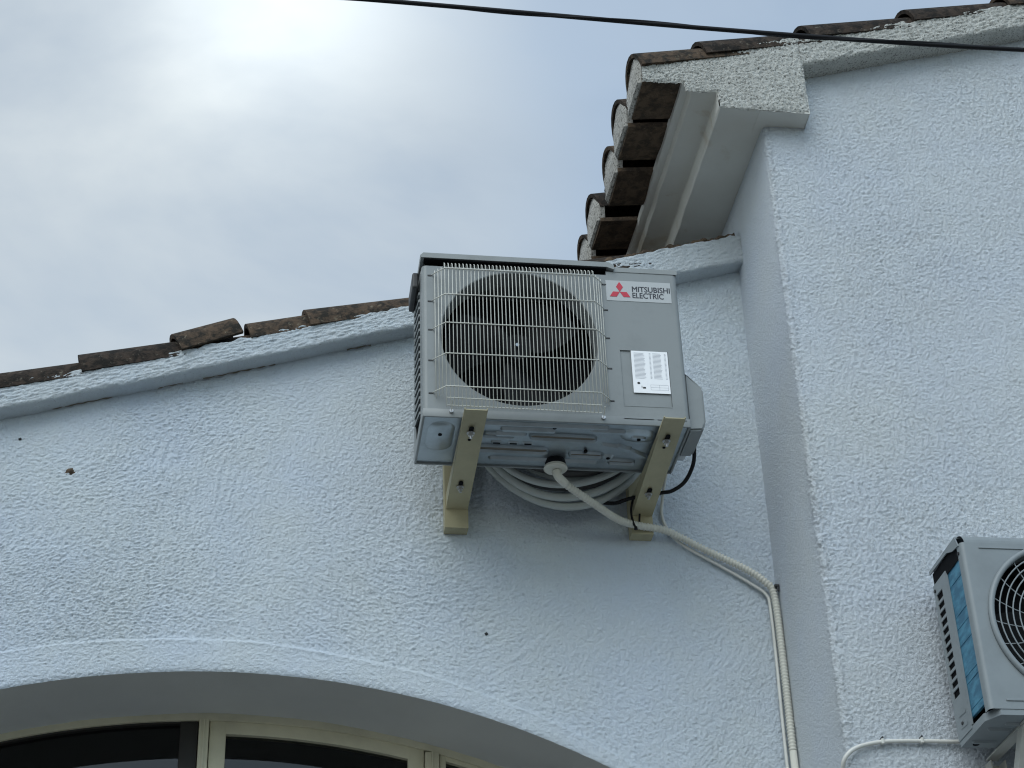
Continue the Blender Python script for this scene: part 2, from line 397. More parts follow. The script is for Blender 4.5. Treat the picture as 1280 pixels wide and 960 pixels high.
# raking plaster trim under the tiles
def sweep_trim(name, mat, parent, x0, x1, zb, zt, yf, yb, seed, step=.0045, rough=.003, tb=.0, matted=None):
    xx = np.arange(x0, x1, step); n = len(xx)
    ss = []                                   # profile parameter: (segment, t)
    for k in np.linspace(0, 1, 9)[:-1]: ss.append((0, k))
    for k in np.linspace(0, 1, 5)[:-1]: ss.append((1, k))
    for k in np.linspace(0, 1, 28)[:-1]: ss.append((2, k))
    for k in np.linspace(0, 1, 6): ss.append((3, k))
    r = .012; cols = []
    zb_v = zb(xx) + .004*pn(xx*3, xx*0, seed) + .0025*pn(xx*14, xx*0, seed+1)
    zt_v = zt(xx) + .010*pn(xx*9, xx*0+2, seed+2) + .009*pn(xx*30, xx*0+5, seed+3)
    yf_v = yf + .004*pn(xx*4, xx*0+7, seed+4)
    for sg, k in ss:
        if sg == 0: y = yb+.02 + (yf_v+r-yb-.02)*k; z = zb_v + tb*(1-k)
        elif sg == 1: a = k*math.pi/2; y = yf_v+r-r*math.sin(a); z = zb_v+r-r*math.cos(a)
        elif sg == 2: y = yf_v + 0*xx; z = zb_v+r+(zt_v-r*1.2-zb_v)*k
        else: y = yf_v+.006+(.16)*k; z = zt_v - .004 + .012*k
        y = np.broadcast_to(y, xx.shape); z = np.broadcast_to(z, xx.shape)
        dn = rough*(.6*pn(xx/.034, (z-zb_v)/.0065, seed+5)+.4*pn(xx/.014, (z-zb_v)/.006, seed+6)+.3*pn(xx/.0065, z/.006, seed+7))
        if sg in (1, 2): y = y - dn
        else: z = z + dn*.5
        cols.append(np.stack([xx, y, z], -1))
    return MB().grid(np.stack(cols, 1)).build(name, mat, parent, smooth=True, fix=False)
sweep_trim('verge_trim', 'trim_plaster', house, -2.75, 1.168, lambda x: z_rake(x), lambda x: z_rake(x)+.088+.03*sst(.3, .9, x), .43, .5, 11, rough=.0055)

# roof deck + verge tiles
def tile_mesh(name, L, ra, rb, th=.014, seg=12, mat='clay', bulge=0.0):
    b = MB(); nx = 5; rows_o = []; rows_i = []
    for i in range(nx+1):
        x = L*i/nx; r = ra+(rb-ra)*i/nx
        rows_o.append([(x, -r*math.cos(math.pi*k/seg), r*math.sin(math.pi*k/seg)) for k in range(seg+1)])
        q = r-th
        rows_i.append([(x, -q*math.cos(math.pi*k/seg), q*math.sin(math.pi*k/seg)) for k in range(seg+1)])
    b.grid(np.array(rows_o)); b.grid(np.array(rows_i))
    for rows_a, rows_b in ((rows_o, rows_i),):
        b.grid(np.array([rows_a[0], rows_b[0]])); b.grid(np.array([rows_a[-1], rows_b[-1]]))
        b.grid(np.array([[r[0] for r in rows_a], [r[0] for r in rows_b]])); b.grid(np.array([[r[-1] for r in rows_a], [r[-1] for r in rows_b]]))
    me = bpy.data.meshes.new(name); me.from_pydata(b.v, [], b.f)
    bm = bmesh.new(); bm.from_mesh(me); bmesh.ops.remove_doubles(bm, verts=bm.verts[:], dist=1e-5); bmesh.ops.recalc_face_normals(bm, faces=bm.faces[:]); bm.to_mesh(me); bm.free()
    me.materials.append(M[mat]); me.polygons.foreach_set('use_smooth', [True]*len(me.polygons)); me.set_sharp_from_angle(angle=R_(40))
    return me
def place(me, name, parent, loc, rot=(0,0,0), scale=(1,1,1)):
    o = bpy.data.objects.new(name, me); col.objects.link(o); o.parent = parent
    off = top_loc(parent); o.location = (loc[0]-off[0], loc[1]-off[1], loc[2]-off[2]); o.rotation_euler = rot; o.scale = scale
    return o
sl_ang = math.atan(RS)
deck = MB()
deck.add([(x, y, z_rake(x)+dz) for dz in (.02, .075) for x, y in ((-6.5,.56),(1.17,.56),(1.17,6.0),(-6.5,6.0))], [(0,3,2,1),(4,5,6,7),(0,1,5,4),(1,2,6,5),(2,3,7,6),(3,0,4,7)])
roof = deck.build('roof', 'clay_dark', house)
T_long = tile_mesh('roof_tile', .43, .108, .092)
T_dark = tile_mesh('roof_tile', .43, .108, .092, mat='clay_dark')
T_short = tile_mesh('roof_tile', .21, .104, .098)
def verge_tile(me, x, yc, ztop, slope, dz=0.0, tilt=-.035, ry=0.0, rz=0.0):
    return place(me, 'roof_tile', roof, (x, yc, ztop(x)-.017+dz), (ry, -(slope+tilt), rz))
ztop_m = lambda x: z_rake(x)+.088+.03*float(sst(.3, .9, np.array(x)))
for x, me, dz, tl in ((-2.50,T_dark,.008,-.04),(-2.13,T_long,.01,-.04),(-1.77,T_dark,.006,-.04),(-1.40,T_dark,.004,-.035),(-1.034,T_dark,.006,-.03),
                      (-.325,T_long,.010,-.035),(.05,T_long,.008,-.035),(.42,T_dark,.004,-.035)):
    verge_tile(me, x, .53+random.uniform(-.004,.004), ztop_m, sl_ang, dz, tl, random.uniform(-.04,.04), random.uniform(-.015,.015))
place(T_long, 'roof_tile', roof, (-.70, .545, ztop_m(-.70)-.035), (0, -sl_ang, 0), (.9, .92, .95))       # bed under the slipped piece
verge_tile(T_short, -.735, .515, ztop_m, sl_ang, .012, .13, .05, .03)                                     # slipped short piece
verge_tile(T_short, -.512, .53, ztop_m, sl_ang, .006, -.02, -.02, 0)

# hairline gaps under the trim and the bedding mortar left bare beside the wing
for a, b2 in ((-1.12,-.93),(-.80,-.72),(-.66,-.43),(-.20,-.12)):
    xx = np.arange(a, b2, .006)
    MB().tube([(x, .4945, float(z_rake(x))-.001+.0015*math.sin(x*160)) for x in xx], [.0012+.0014*abs(math.sin(x*70)) for x in xx], 5).build('joint_gap', 'slot_brown', house)
xx = np.arange(.66, 1.15, .008)
bed = MB()
bed.tube([(x, .452+.006*math.sin(x*90), ztop_m(x)+.004+.004*math.sin(x*57)) for x in xx], [.010+.006*math.sin(x*143)*math.sin(x*61) for x in xx], 8)
bed.build('mortar_bed', 'clay_under', house, smooth=True)

# ------------------------------------------------------------------ taller wing on the right
YR, XI = .04, 1.16; YF = -.045; RS2 = .29
def zt2(x): return 1.47 + RS2*(x-1.018)
wing = thing('house_wing', 'taller white rendered house wing with corbelled eaves and clay tiles', 'house', (1.9, .3, -Z0))
# wall wraps from the narrow side face round a soft arris to the front
rc = .016; path = []
for y in np.arange(1.7, YR+rc, -.0075): path.append((XI, y, -1, 0))
for k in range(0, 7):
    a = k/6*math.pi/2; path.append((XI+rc-rc*math.cos(a), YR+rc-rc*math.sin(a), -math.cos(a), -math.sin(a)))
for x in np.arange(XI+rc+.004, 2.45, .0038): path.append((x, YR, 0, -1))
path = np.array(path); sarc = np.r_[0, np.cumsum(np.linalg.norm(np.diff(path[:, :2], axis=0), axis=1))]
front = path[:, 0] > XI+rc
zrow = np.arange(-1.25, 1.36, .0065); 
zhi = np.where(front, 1.46+.29*(path[:, 0]-1.30)+.03, 1.45)
tt = np.linspace(0, 1, 700)[None, :]
S = np.repeat(sarc[:, None], 700, 1); Zw = -1.25 + (zhi+1.25)[:, None]*tt
def relief_wing(s, z):
    w1 = .010*pn(s*9, z*9, 15); w2_ = .010*pn(s*9+5, z*9+2, 16)
    h = .42*pn((s+w1)/.0115, (z+w2_)/.0100, 21) + .5*pn((s+w1)/.0068, (z+w2_)/.0064, 22) + .62*pn(s/.0048, z/.0046, 23)
    h = np.where(h > 0, h*1.1, h*.75) - 1.3*np.maximum(pn(s/.0058, z/.0054, 34)-.32, 0)
    amp = .0044*(1+.4*pn(s*1.7, z*1.7, 25))
    return amp*h + .003*pn(s*2.5, z*2.5, 24) + .0016*pn(s*9, z*9, 27)
Dw = relief_wing(S, Zw)
corner = np.exp(-((np.arange(len(path))-np.argmax(front)+3)/5.0)**2)[:, None]
sidef = np.where(path[:, 0] < XI+.001, .35, 1.0)[:, None]
Dw = Dw*(sidef*(1-corner)+corner*1.7) + corner*.002*pn(Zw*25, S*0, 3)
Pw = np.stack([path[:, 0][:, None]+path[:, 2][:, None]*Dw, path[:, 1][:, None]+path[:, 3][:, None]*Dw, Zw], -1)
ww = MB(); ww.grid(Pw)
ww.add([(XI,1.7,ZG),(XI,YR,ZG),(XI,YR,-1.25),(XI,1.7,-1.25)], [(0,1,2,3)])
ww.add([(XI,YR,ZG),(2.45,YR,ZG),(2.45,YR,-1.25),(XI,YR,-1.25)], [(0,1,2,3)])
ww.add([(2.45,YR,ZG),(7,YR,ZG),(7,YR,3.0),(2.45,YR,1.82)], [(0,1,2,3)])
ww.add([(XI,6,ZG),(XI,1.7,ZG),(XI,1.7,1.22),(XI,6,1.22)], [(0,1,2,3)])
ww.build('wall', 'stucco_coarse', wing, smooth=True, fix=False)
# front face of the corner block
xb = np.unique(np.r_[np.arange(.738, 1.302, .0042), [.8785,.8815,.9905,.9935]])
zlo = np.where(xb < .88, 1.312, np.where(xb < .992, 1.279, 1.216+.0*xb))
zlo = zlo + .003*pn(xb*12, xb*0, 4)
zhi2 = zt2(xb) + .008*pn(xb*9, xb*0+2, 31) + .010*pn(xb*28, xb*0, 32)
nb = 90; tb_ = np.linspace(0, 1, nb)[None, :]
Xb = np.repeat(xb[:, None], nb, 1); Zb = 1.212+(zhi2-1.212)[:, None]*tb_
Db = .0075*(.4*pn(Xb/.014, Zb/.012, 41)+.5*pn(Xb/.0075, Zb/.007, 42)+.3*pn(Xb/.005, Zb/.005, 44)) + .003*pn(Xb*8, Zb*8, 43)
rim = np.exp(-np.maximum(Zb-zlo[:, None], 0)/.006)*.006 + np.exp(-(1.302-Xb)/.006)*.006
blk = MB(); blk.grid(np.stack([Xb, YF-Db+rim, Zb], -1))
zf = np.interp([np.mean([blk.v[i][0] for i in f]) for f in blk.f], xb, zlo)
blk.f = [f for f, zl_ in zip(blk.f, zf) if np.mean([blk.v[i][2] for i in f]) > zl_-.0005]
# top return over to the tiles and the right-hand cheek
blk.grid(np.stack([np.stack([xb, YF-Db[:, -1]+rim[:, -1], zhi2], -1), np.stack([xb, np.full(len(xb), .06), zhi2+.01], -1)], 1))
zz = Zb[-1]; blk.grid(np.stack([np.stack([Xb[-1], YF-Db[-1]+rim[-1], zz], -1), np.stack([np.full(nb, 1.304), np.full(nb, .06), zz], -1)], 1))
blk.build('corner_block', 'block_plaster', wing, smooth=True, fix=False)
# corbelled soffit, two shallow steps
def soff(name, pts, y0, y1, seed, mat='soffit_paint'):
    """pts: cross-section (x,z) polyline, swept along y"""
    pts = np.array(pts); ys = np.arange(y0, y1, .012)
    d = np.r_[0, np.cumsum(np.linalg.norm(np.diff(pts, axis=0), axis=1))]; s = np.arange(0, d[-1], .008); s = np.unique(np.r_[s, d])
    px = np.interp(s, d, pts[:, 0]); pz = np.interp(s, d, pts[:, 1])
    A = np.zeros((len(s), len(ys), 3)); A[..., 0] = px[:, None]+.003*pn(ys*9+seed, ys*0, seed)[None, :]; A[..., 1] = ys[None, :]
    A[..., 2] = pz[:, None] + .0018*pn(px[:, None]*18, ys[None, :]*18, seed+1)+.0022*pn(ys[None, :]*5, px[:, None]*3, seed+2)
    return MB().grid(A).build(name, mat, wing, smooth=40, fix=False)
soff('soffit', [(.872,1.335),(.874,1.309),(.884,1.305),(.898,1.304),(.903,1.285),(.906,1.281),(.985,1.280),(.989,1.277),(.992,1.222),(.996,1.216),(1.175,1.216)], YF+.003, 2.2, 51)
MB().box(1.13, 1.302, YF+.006, .075, 1.215, 1.30).build('block_underside', 'soffit_paint', wing)
sweep_trim('verge_trim', 'block_plaster', wing, 1.297, 3.0, lambda x: 1.433+.3035*(x-1.308), lambda x: zt2(x), YF, YR, 61, rough=.008)
# roof deck and tiles
dk = MB(); dk.add([(x, y, zt2(x)+dz) for dz in (-.07, -.03) for x, y in ((.89,.07),(7,.07),(7,6),(.89,6))], [(0,3,2,1),(4,5,6,7),(0,1,5,4),(1,2,6,5),(2,3,7,6),(3,0,4,7)])
roof = dk.build('roof', 'clay_dark', wing)
sl2 = math.atan(RS2)
for x, me, dz in ((.738,T_long,-.004),(.965,T_dark,.006),(1.34,T_dark,.004),(1.73,T_dark,.006),(2.10,T_long,.004),(2.47,T_dark,.004)):
    verge_tile(me, x, .052+random.uniform(-.004,.004), zt2, sl2, dz, -.045, random.uniform(-.03,.03), 0)
# mortar plugs, flat clay pans at the eave
def plug_mesh(seed):
    rr = random.Random(seed); b = MB(); seg = 14; pts = [(-.094+rr.uniform(-.003,.003), -.058), (-.098, -.02)]
    pts += [(-(.108+rr.uniform(-.006,.002))*math.cos(math.pi*k/seg), (.108+rr.uniform(-.006,.002))*math.sin(math.pi*k/seg)) for k in range(seg+1)]
    pts += [(.098, -.02), (.094+rr.uniform(-.003,.003), -.056)]
    n = len(pts)
    c0 = [(0+rr.uniform(-.003,.003), y, z) for y, z in pts]; c1 = [(-.010+rr.uniform(-.003,.003), y*.86, z*.86) for y, z in pts]; c2 = [(.022, y*.97, z*.97) for y, z in pts]
    b.add(c2+c0+c1, [(r*n+i, r*n+(i+1) % n, (r+1)*n+(i+1) % n, (r+1)*n+i) for r in (0, 1) for i in range(n)] + [tuple(range(2*n, 3*n))])
    me = bpy.data.meshes.new('mortar_plug'); me.from_pydata(b.v, [], b.f); me.materials.append(M['plug_mortar'])
    me.polygons.foreach_set('use_smooth', [True]*len(me.polygons)); me.set_sharp_from_angle(angle=R_(35)); return me
def pan_mesh():
    b = MB(); n = 8; A = np.zeros((6, n+1, 3))
    for i in range(6):
        for k in range(n+1):
            y = -.098+.196*k/n; A[i, k] = (.30*i/5, y, -.007*(1-(y/.098)**2))
    B = A.copy(); B[..., 2] += .016
    b.grid(A); b.grid(B); b.grid(np.stack([A[0], B[0]])); b.grid(np.stack([A[:, 0], B[:, 0]])); b.grid(np.stack([A[:, -1], B[:, -1]]))
    me = bpy.data.meshes.new('pan_tile'); me.from_pydata(b.v, [], b.f); me.materials.append(M['clay_under']); return me
PAN = pan_mesh()
for k, y in enumerate((-.045, .197, .442, .735, .978, 1.225, 1.47)):
    yc = y+.1+(.010 if k == 0 else 0); dx = (0, -.004, .006, -.006, .002, 0, 0)[k]; rx = (0, .05, -.02, .06, 0, .02, 0)[k]
    zc = zt2(.743)-.017 + (0, .006, -.002, .008, 0, 0, 0)[k]
    if k > 0:
        place(T_dark if k % 2 else T_long, 'roof_tile', roof, (.738+dx, yc, zc), (rx, -(sl2-.04), 0))
        place(T_long if k % 2 else T_dark, 'roof_tile', roof, (1.11+dx, yc, zc+RS2*.37+.01), (rx, -(sl2-.04), 0))
    place(plug_mesh(k), 'mortar_plug', roof, (.736+dx, yc, zc), (rx*.5, 0, 0))
    place(PAN, 'pan_tile', roof, (.740+dx, yc, 1.315+(0,.003,-.003,.004,0,0,0)[k]), (rx, -.11, 0))

# ------------------------------------------------------------------ big outdoor unit
W, H, D_ = .8, .577, .285
ac = thing('air_conditioner', 'large grey outdoor unit with square wire fan guard and red three-diamond logo', 'air conditioner', (.4, .14, 0))
FX, FZ, FR = .296, .285, .243
def fan_panel(x0, x1, z0, z1, cx, cz, r, y, depth, n=96, r_in=None):
    """flat panel with a round opening and a bell mouth"""
    angs = sorted(set([2*math.pi*k/n for k in range(n)] + [math.atan2(zc-cz, xc-cx) % (2*math.pi) for xc in (x0, x1) for zc in (z0, z1)]))
    ring = lambda rr, yy: [(cx+rr*math.cos(a), yy, cz+rr*math.sin(a)) for a in angs]
    rect = []
    for a in angs:
        c, s = math.cos(a), math.sin(a); ts = []
        if c > 1e-9: ts.append((x1-cx)/c)
        if c < -1e-9: ts.append((x0-cx)/c)
        if s > 1e-9: ts.append((z1-cz)/s)
        if s < -1e-9: ts.append((z0-cz)/s)
        tm = min(ts); rect.append((cx+tm*c, y, cz+tm*s))
    r_in = r_in or r-.02
    rings = [rect, ring(r+.0, y), ring(r-.003, y+.002), ring(r_in+.002, y+.010), ring(r_in, y+depth*.5), ring(r_in, y+depth)]
    A = np.array(rings); A = np.concatenate([A, A[:, :1]], 1)
    return A
body = MB()
body.grid(fan_panel(.014, .575, .0, .536, FX, FZ, FR, 0, .07, r_in=.236))
# flat field right of the fan, split round the recessed service cover
SX0, SX1, SZ0, SZ1 = .602, .75, .06, .26
for a in ((.575,SX0,0,.549),(SX1,.786,0,.549),(SX0,SX1,0,SZ0),(SX0,SX1,SZ1,.549)):
    body.add([(a[0],0,a[2]),(a[1],0,a[2]),(a[1],0,a[3]),(a[0],0,a[3])], [(0,1,2,3)])
for sgn, xc, xe in ((-1, .014, 0), (1, .786, .8)):
    pr = [(xc+sgn*.014*math.sin(k/6*math.pi/2), .014-.014*math.cos(k/6*math.pi/2)) for k in range(7)] + [(xe, .05)]
    zt_ = .536 if sgn < 0 else .549
    body.grid(np.array([[(x, y, z) for x, y in pr] for z in (0, zt_)]))
body.add([(.014,0,.536),(.575,0,.536),(.575,.02,.536),(.014,.02,.536)], [(0,1,2,3)])
body.add([(.575,0,.536),(.575,0,.549),(.575,.02,.549),(.575,.02,.536)], [(0,1,2,3)])
pb = body.build('front_panel', 'unit_paint', ac, smooth=25, fix=False)
sv = MB()
sv.prism([(SX0,SZ0),(SX1,SZ0),(SX1,SZ1),(SX0,SZ1)], .0035, .006)
sv.build('service_cover', 'unit_paint', ac)
for q in ((SX0,SX1,SZ0-.0015,SZ0+.002),(SX0,SX1,SZ1-.002,SZ1+.0015)):
    MB().box(q[0],q[1],-.001,.004,q[2],q[3]).build('cover_edge', 'unit_paint', ac)
MB().box(SX0-.002,SX0,.0005,.005,SZ0,SZ1).build('cover_edge', 'unit_paint', ac)
# dark throat, motor, fan
MB().box(.02,.56,.16,.165,.01,.53).build('heat_exchanger', 'dark_inner', ac)
th = MB()
th.add([(.0165,.02,.004),(.59,.02,.004),(.59,.16,.004),(.0165,.16,.004)],[(0,1,2,3)])
th.add([(.59,.02,.004),(.59,.02,.53),(.59,.16,.53),(.59,.16,.004)],[(0,1,2,3)])
th.build('partition', 'dark_inner', ac)
fan = MB().disc((FX, .05, FZ), (0,1,0), .045, .06, .06, 24).build('fan_hub', 'fan_dark', ac, smooth=40)
for k in range(3):
    a0 = k*2*math.pi/3+.5; A = np.zeros((9, 7, 3))
    for i in range(9):
        r = .05+.165*i/8
        for j in range(7):
            u = j/6-.5; a = a0+u*(1.25-.2*i/8)+.45*i/8
            A[i, j] = (FX+r*math.cos(a), .085+.05*u+.012*(u*2)**2, FZ+r*math.sin(a))
    b = MB().grid(A); B = A.copy(); B[..., 1] += .003; b.grid(B)
    b.build('fan_blade', 'fan_dark', ac, smooth=True)
MB().disc((FX-.002, .04, FZ+.002), (0,1,0), .006, .006, .012, 10).build('fan_nut', 'galvanised', ac)
# lid with overhanging lip above the fan
lid = MB()
lid.prism([(-.004,.559),(-.006,.567),(.004,.577),(.585,.577),(.60,.566),(.60,.551),(.577,.559)], -.012, .294)
lid.prism([(.60,.566),(.60,.549),(.80,.549),(.803,.556),(.80,.566)], -.002, .29)
lid.build('lid', 'unit_lid', ac, smooth=20)
MB().box(.012,.574,.022,.028,.53,.557).build('lid_recess', 'dark_inner', ac)  # near-black strip, shade of the recess put in as colour
MB().box(.006,.576,-.009,.0215,.5545,.5585).build('lid_shade_strip', 'dark_inner', ac)  # dark plate standing in for the shaded underside of the lid lip
MB().box(.59,.797,.0005,.004,.5475,.5505).build('lid_seam', 'dark_plastic', ac)
# side and back skins
sd = MB()
sd.add([(.8,.05,0),(.8,.285,0),(.8,.285,.55),(.8,.05,.55)],[(0,1,2,3)])
sd.add([(.595,.285,0),(.8,.285,0),(.8,.285,.55),(.595,.285,.55)],[(0,1,2,3)])
sd.build('side_panel', 'unit_paint', ac, fix=False)
lf = MB()
lf.box(0,.003,.0505,.075,.0,.55); lf.box(0,.003,.235,.285,.0,.55); lf.box(0,.003,.075,.235,.0,.035); lf.box(0,.003,.075,.235,.505,.55)
louv = lf.build('louvre_panel', 'unit_paint', ac)
zs = .045
while zs < .50:
    MB().add([(x, y, zs+dz+.05*(y-.075)/.16) for x, y, dz in ((-.004,.075,0),(-.004,.235,0),(-.004,.235,.009),(-.004,.075,.009),(.004,.075,.004),(.004,.235,.004),(.004,.235,.013),(.004,.075,.013))],
             [(0,1,2,3),(4,7,6,5),(0,4,5,1),(3,2,6,7),(0,3,7,4),(1,5,6,2)]).build('slat', 'unit_paint', louv)
    zs += .027
MB().box(.0050,.0070,.06,.28,.01,.54).build('coil_face', 'dark_inner', ac)
MB().box(.02,.59,.278,.284,.01,.54).build('coil_face', 'dark_inner', ac)
MB().box(-.024,-.004,.06,.20,.495,.552,.006).build('carry_handle', 'dark_plastic', ac)
# valve cover
vc = MB(); bm = bmesh.new()
prof = [(.801,.0),(.846,.004),(.857,.03),(.857,.150),(.846,.166),(.806,.205),(.801,.205)]
vf = [bm.verts.new((x,.028,z)) for x, z in prof]; vb = [bm.verts.new((x,.19,z)) for x, z in prof]
bm.faces.new(vf); bm.faces.new(vb[::-1])
for i in range(len(prof)): bm.faces.new((vf[i], vb[i], vb[(i+1) % 7], vf[(i+1) % 7]))
bmesh.ops.bevel(bm, geom=bm.edges[:], offset=.006, segments=2, affect='EDGES'); vc.bm(bm)
vc.build('valve_cover', 'unit_paint', ac, smooth=40)
MB().box(.802,.836,.195,.25,.02,.14,.008).build('service_valve', 'bolt_steel', ac, smooth=30)
MB().disc((.80,.10,.40),(1,0,0),.007,.006,.006,10).build('screw', 'dark_plastic', ac)
# pressed base pan seen from below
bp = MB(); bp.box(.006,.794,.004,.281,.0,.004)
rim_ = MB()
for q in ((.0,.8,-.001,.006),(.0,.8,.279,.286)): rim_.box(q[0],q[1],q[2],q[3],-.006,.022,.0018)
for q in ((-.001,.006),(.794,.801)): rim_.box(q[0],q[1],.0065,.2785,-.006,.022,.0018)
rim_.build('base_rim', 'unit_paint', ac, smooth=30)
pan = bp.build('base_pan', 'galvanised', ac, smooth=30)
def stadium(cx, cy, L, w_, ang=0, n=8):
    pts = []
    for k in range(n+1): a = -math.pi/2+math.pi*k/n; pts.append((L/2-w_/2+w_/2*math.cos(a), w_/2*math.sin(a)))
    for k in range(n+1): a = math.pi/2+math.pi*k/n; pts.append((-L/2+w_/2+w_/2*math.cos(a), w_/2*math.sin(a)))
    c, s = math.cos(ang), math.sin(ang); return [(cx+x*c-y*s, cy+x*s+y*c) for x, y in pts]
def emboss(cx, cy, L, w_, ang=0, hgt=.009, chamf=.006, name='rib', mat='galvanised', z=-.0002):
    a = stadium(cx, cy, L, w_, ang); b_ = stadium(cx, cy, L-chamf*2, w_-chamf*2, ang); n = len(a)
    vs = [(x, y, z) for x, y in a] + [(x, y, z-hgt) for x, y in b_]
    return MB().add(vs, [(i, (i+1) % n, (i+1) % n+n, i+n) for i in range(n)] + [tuple(range(n, 2*n))]).build(name, mat, pan, smooth=35)
def pocket(cx, cy, L, w_, ang=0, mat='slot_brown', lip=.006):
    o = stadium(cx, cy, L, w_, ang); m1 = stadium(cx, cy, L-lip, w_-lip, ang); i_ = stadium(cx, cy, L-lip*2.2, w_-lip*2.2, ang); n = len(o)
    vs = [(x, y, -.0002) for x, y in o]+[(x, y, -.009) for x, y in m1]+[(x, y, -.001) for x, y in i_]
    p = MB().add(vs, [(r*n+i, r*n+(i+1) % n, (r+1)*n+(i+1) % n, (r+1)*n+i) for r in (0,1) for i in range(n)]).build('rib', 'galvanised', pan, smooth=35)
    MB().add([(x, y, -.0012) for x, y in i_], [tuple(range(n))]).build('drain_slot', mat, pan)
emboss(.36,.030,.40,.016); emboss(.56,.050,.11,.02); emboss(.32,.060,.17,.022); emboss(.27,.088,.10,.02)
pocket(.43,.095,.21,.034,.02); pocket(.235,.095,.10,.026); pocket(.27,.175,.26,.036,.02); pocket(.515,.19,.11,.03)
emboss(.062,.12,.17,.08,1.5708,.006,.012); emboss(.165,.07,.10,.02,1.2); emboss(.155,.17,.11,.02,-1.2)
emboss(.655,.07,.11,.075,.1,.008,.015); emboss(.655,.07,.055,.03,.1,.014,.008); emboss(.60,.135,.10,.016,.2); emboss(.655,.165,.14,.03,.55,.008,.008)
pocket(.63,.225,.09,.028); emboss(.735,.11,.15,.045,1.5708,.008,.01); emboss(.39,.235,.34,.02,.01); emboss(.585,.205,.045,.04,0,.007,.008)
for x, y in ((.06,.10),(.395,.035),(.51,.165),(.585,.20),(.655,.07)):
    MB().disc((x,y,-.0165 if (x,y)==(.655,.07) else -.009),(0,0,1),.006,.006,.006,10).build('drain_hole', 'dark_inner', pan)
for x in (.235,.285,.33):
    emboss(x,.14,.036,.018,0,.004,.004); MB().box(x-.011,x+.011,.138,.143,-.0055,-.0035).build('drain_slot', 'dark_inner', pan)
# feet rails
for x in (.147, .737):
    MB().box(x-.03,x+.03,-.004,.335,-.0135,-.0065).build('foot', 'galvanised', ac)
# drain socket
ds = MB().disc((.428,.238,-.034),(0,0,1),.033,.037,.004,28); ds.disc((.428,.238,-.030),(0,0,1),.037,.035,.008,28)
MB().disc((.428,.238,-.022),(0,0,1),.034,.030,.022,24).build('drain_gasket', 'black_rubber', ac, smooth=40)
ds.build('drain_socket', 'hose_plastic', ac, smooth=40)
# logo plate
MB().box(.572,.777,-.0012,-.0002,.440,.516).build('name_plate', 'plate_white', ac)
lg = bpy.data.objects.new('logo', None)
def rhomb(c, d1, d2, ang):
    ca, sa = math.cos(ang), math.sin(ang)
    return [(c[0]+x*ca-z*sa, c[1]+x*sa+z*ca) for x, z in ((0,-d1),(d2,0),(0,d1),(-d2,0))]
LC = (.615, .4735)
for a in (90, 210, 330):
    u = Vector((math.cos(R_(a)), math.sin(R_(a)))); L_ = .0187
    c = (LC[0]+u.x*L_, LC[1]+u.y*L_)
    MB().prism(rhomb(c, L_, .0108, R_(a-90)), -.0022, -.0013).build('logo_diamond', 'logo_red', ac)
def text(body_, name, x, z, size, mat, w_target=None, y=-.0014, off=0.0, parent=ac):
    cu = bpy.data.curves.new(name, 'FONT'); cu.body = body_; cu.size = size; cu.offset = off; cu.resolution_u = 3
    to = bpy.data.objects.new(name, cu); col.objects.link(to); bpy.context.view_layer.update()
    dg = bpy.context.evaluated_depsgraph_get(); me = bpy.data.meshes.new_from_object(to.evaluated_get(dg))
    bpy.data.objects.remove(to)
    co = np.array([v.co for v in me.vertices]); wdt = co[:, 0].max()-co[:, 0].min(); k = w_target/wdt if w_target else 1
    off_ = top_loc(parent)
    for v in me.vertices: v.co = ((v.co.x-co[:, 0].min())*k+x-off_[0], y-off_[1], v.co.y+z-off_[2])
    bm = bmesh.new(); bm.from_mesh(me); g0 = bm.verts[:]+bm.edges[:]+bm.faces[:]
    for dx, dz, dy in ((.0013, 0, -.00005), (.0007, .0007, -.0001), (.0007, -.0006, -.00015)):
        r = bmesh.ops.duplicate(bm, geom=g0); bmesh.ops.translate(bm, vec=(dx, dy, dz), verts=[v for v in r['geom'] if isinstance(v, bmesh.types.BMVert)])
    bm.to_mesh(me); bm.free()
    me.materials.clear(); me.materials.append(M[mat]); o = bpy.data.objects.new(name, me); col.objects.link(o); o.parent = parent; return o
text('MITSUBISHI', 'lettering', .654, .4765, .0285, 'logo_ink', .119)
text('ELECTRIC', 'lettering', .654, .4530, .0285, 'logo_ink', .098)
# specification sticker
st = MB().box(.635,.748,-.0016,-.0006+.0004,.107,.257).build('spec_sticker', 'paper', ac)
pr = MB(); rr = random.Random(4)
for k in range(21):
    z = .248-k*.0045
    for x, l in ((.643,.036),(.690,.006),(.701,.028),(.737,.006)):
        pr.add([(x,-.0019,z),(x+l*rr.uniform(.7,1),-.0019,z),(x+l*.9,-.0019,z+.0016),(x,-.0019,z+.0016)], [(0,1,2,3)])
for z in (.118,.127,.136): pr.add([(.688,-.0019,z),(.742,-.0019,z),(.742,-.0019,z+.0008),(.688,-.0019,z+.0008)], [(0,1,2,3)])
for x in (.688,.715,.7415): pr.add([(x,-.0019,.118),(x+.0008,-.0019,.118),(x+.0008,-.0019,.137),(x,-.0019,.137)], [(0,1,2,3)])
pr.build('print', 'print_grey', st, fix=False)
pb2 = MB()
pb2.add([(x,-.0019,z) for x, z in stadium(.652,.141,.009,.008)], [tuple(range(18))]); pb2.add([(.664,-.0019,.122),(.673,-.0019,.122),(.673,-.0019,.128),(.664,-.0019,.128)], [(0,1,2,3)])
pb2.add([(.660,-.0019,.124),(.662,-.0019,.124),(.662,-.0019,.132),(.660,-.0019,.132)], [(0,1,2,3)]); pb2.build('print', 'print_black', st, fix=False)
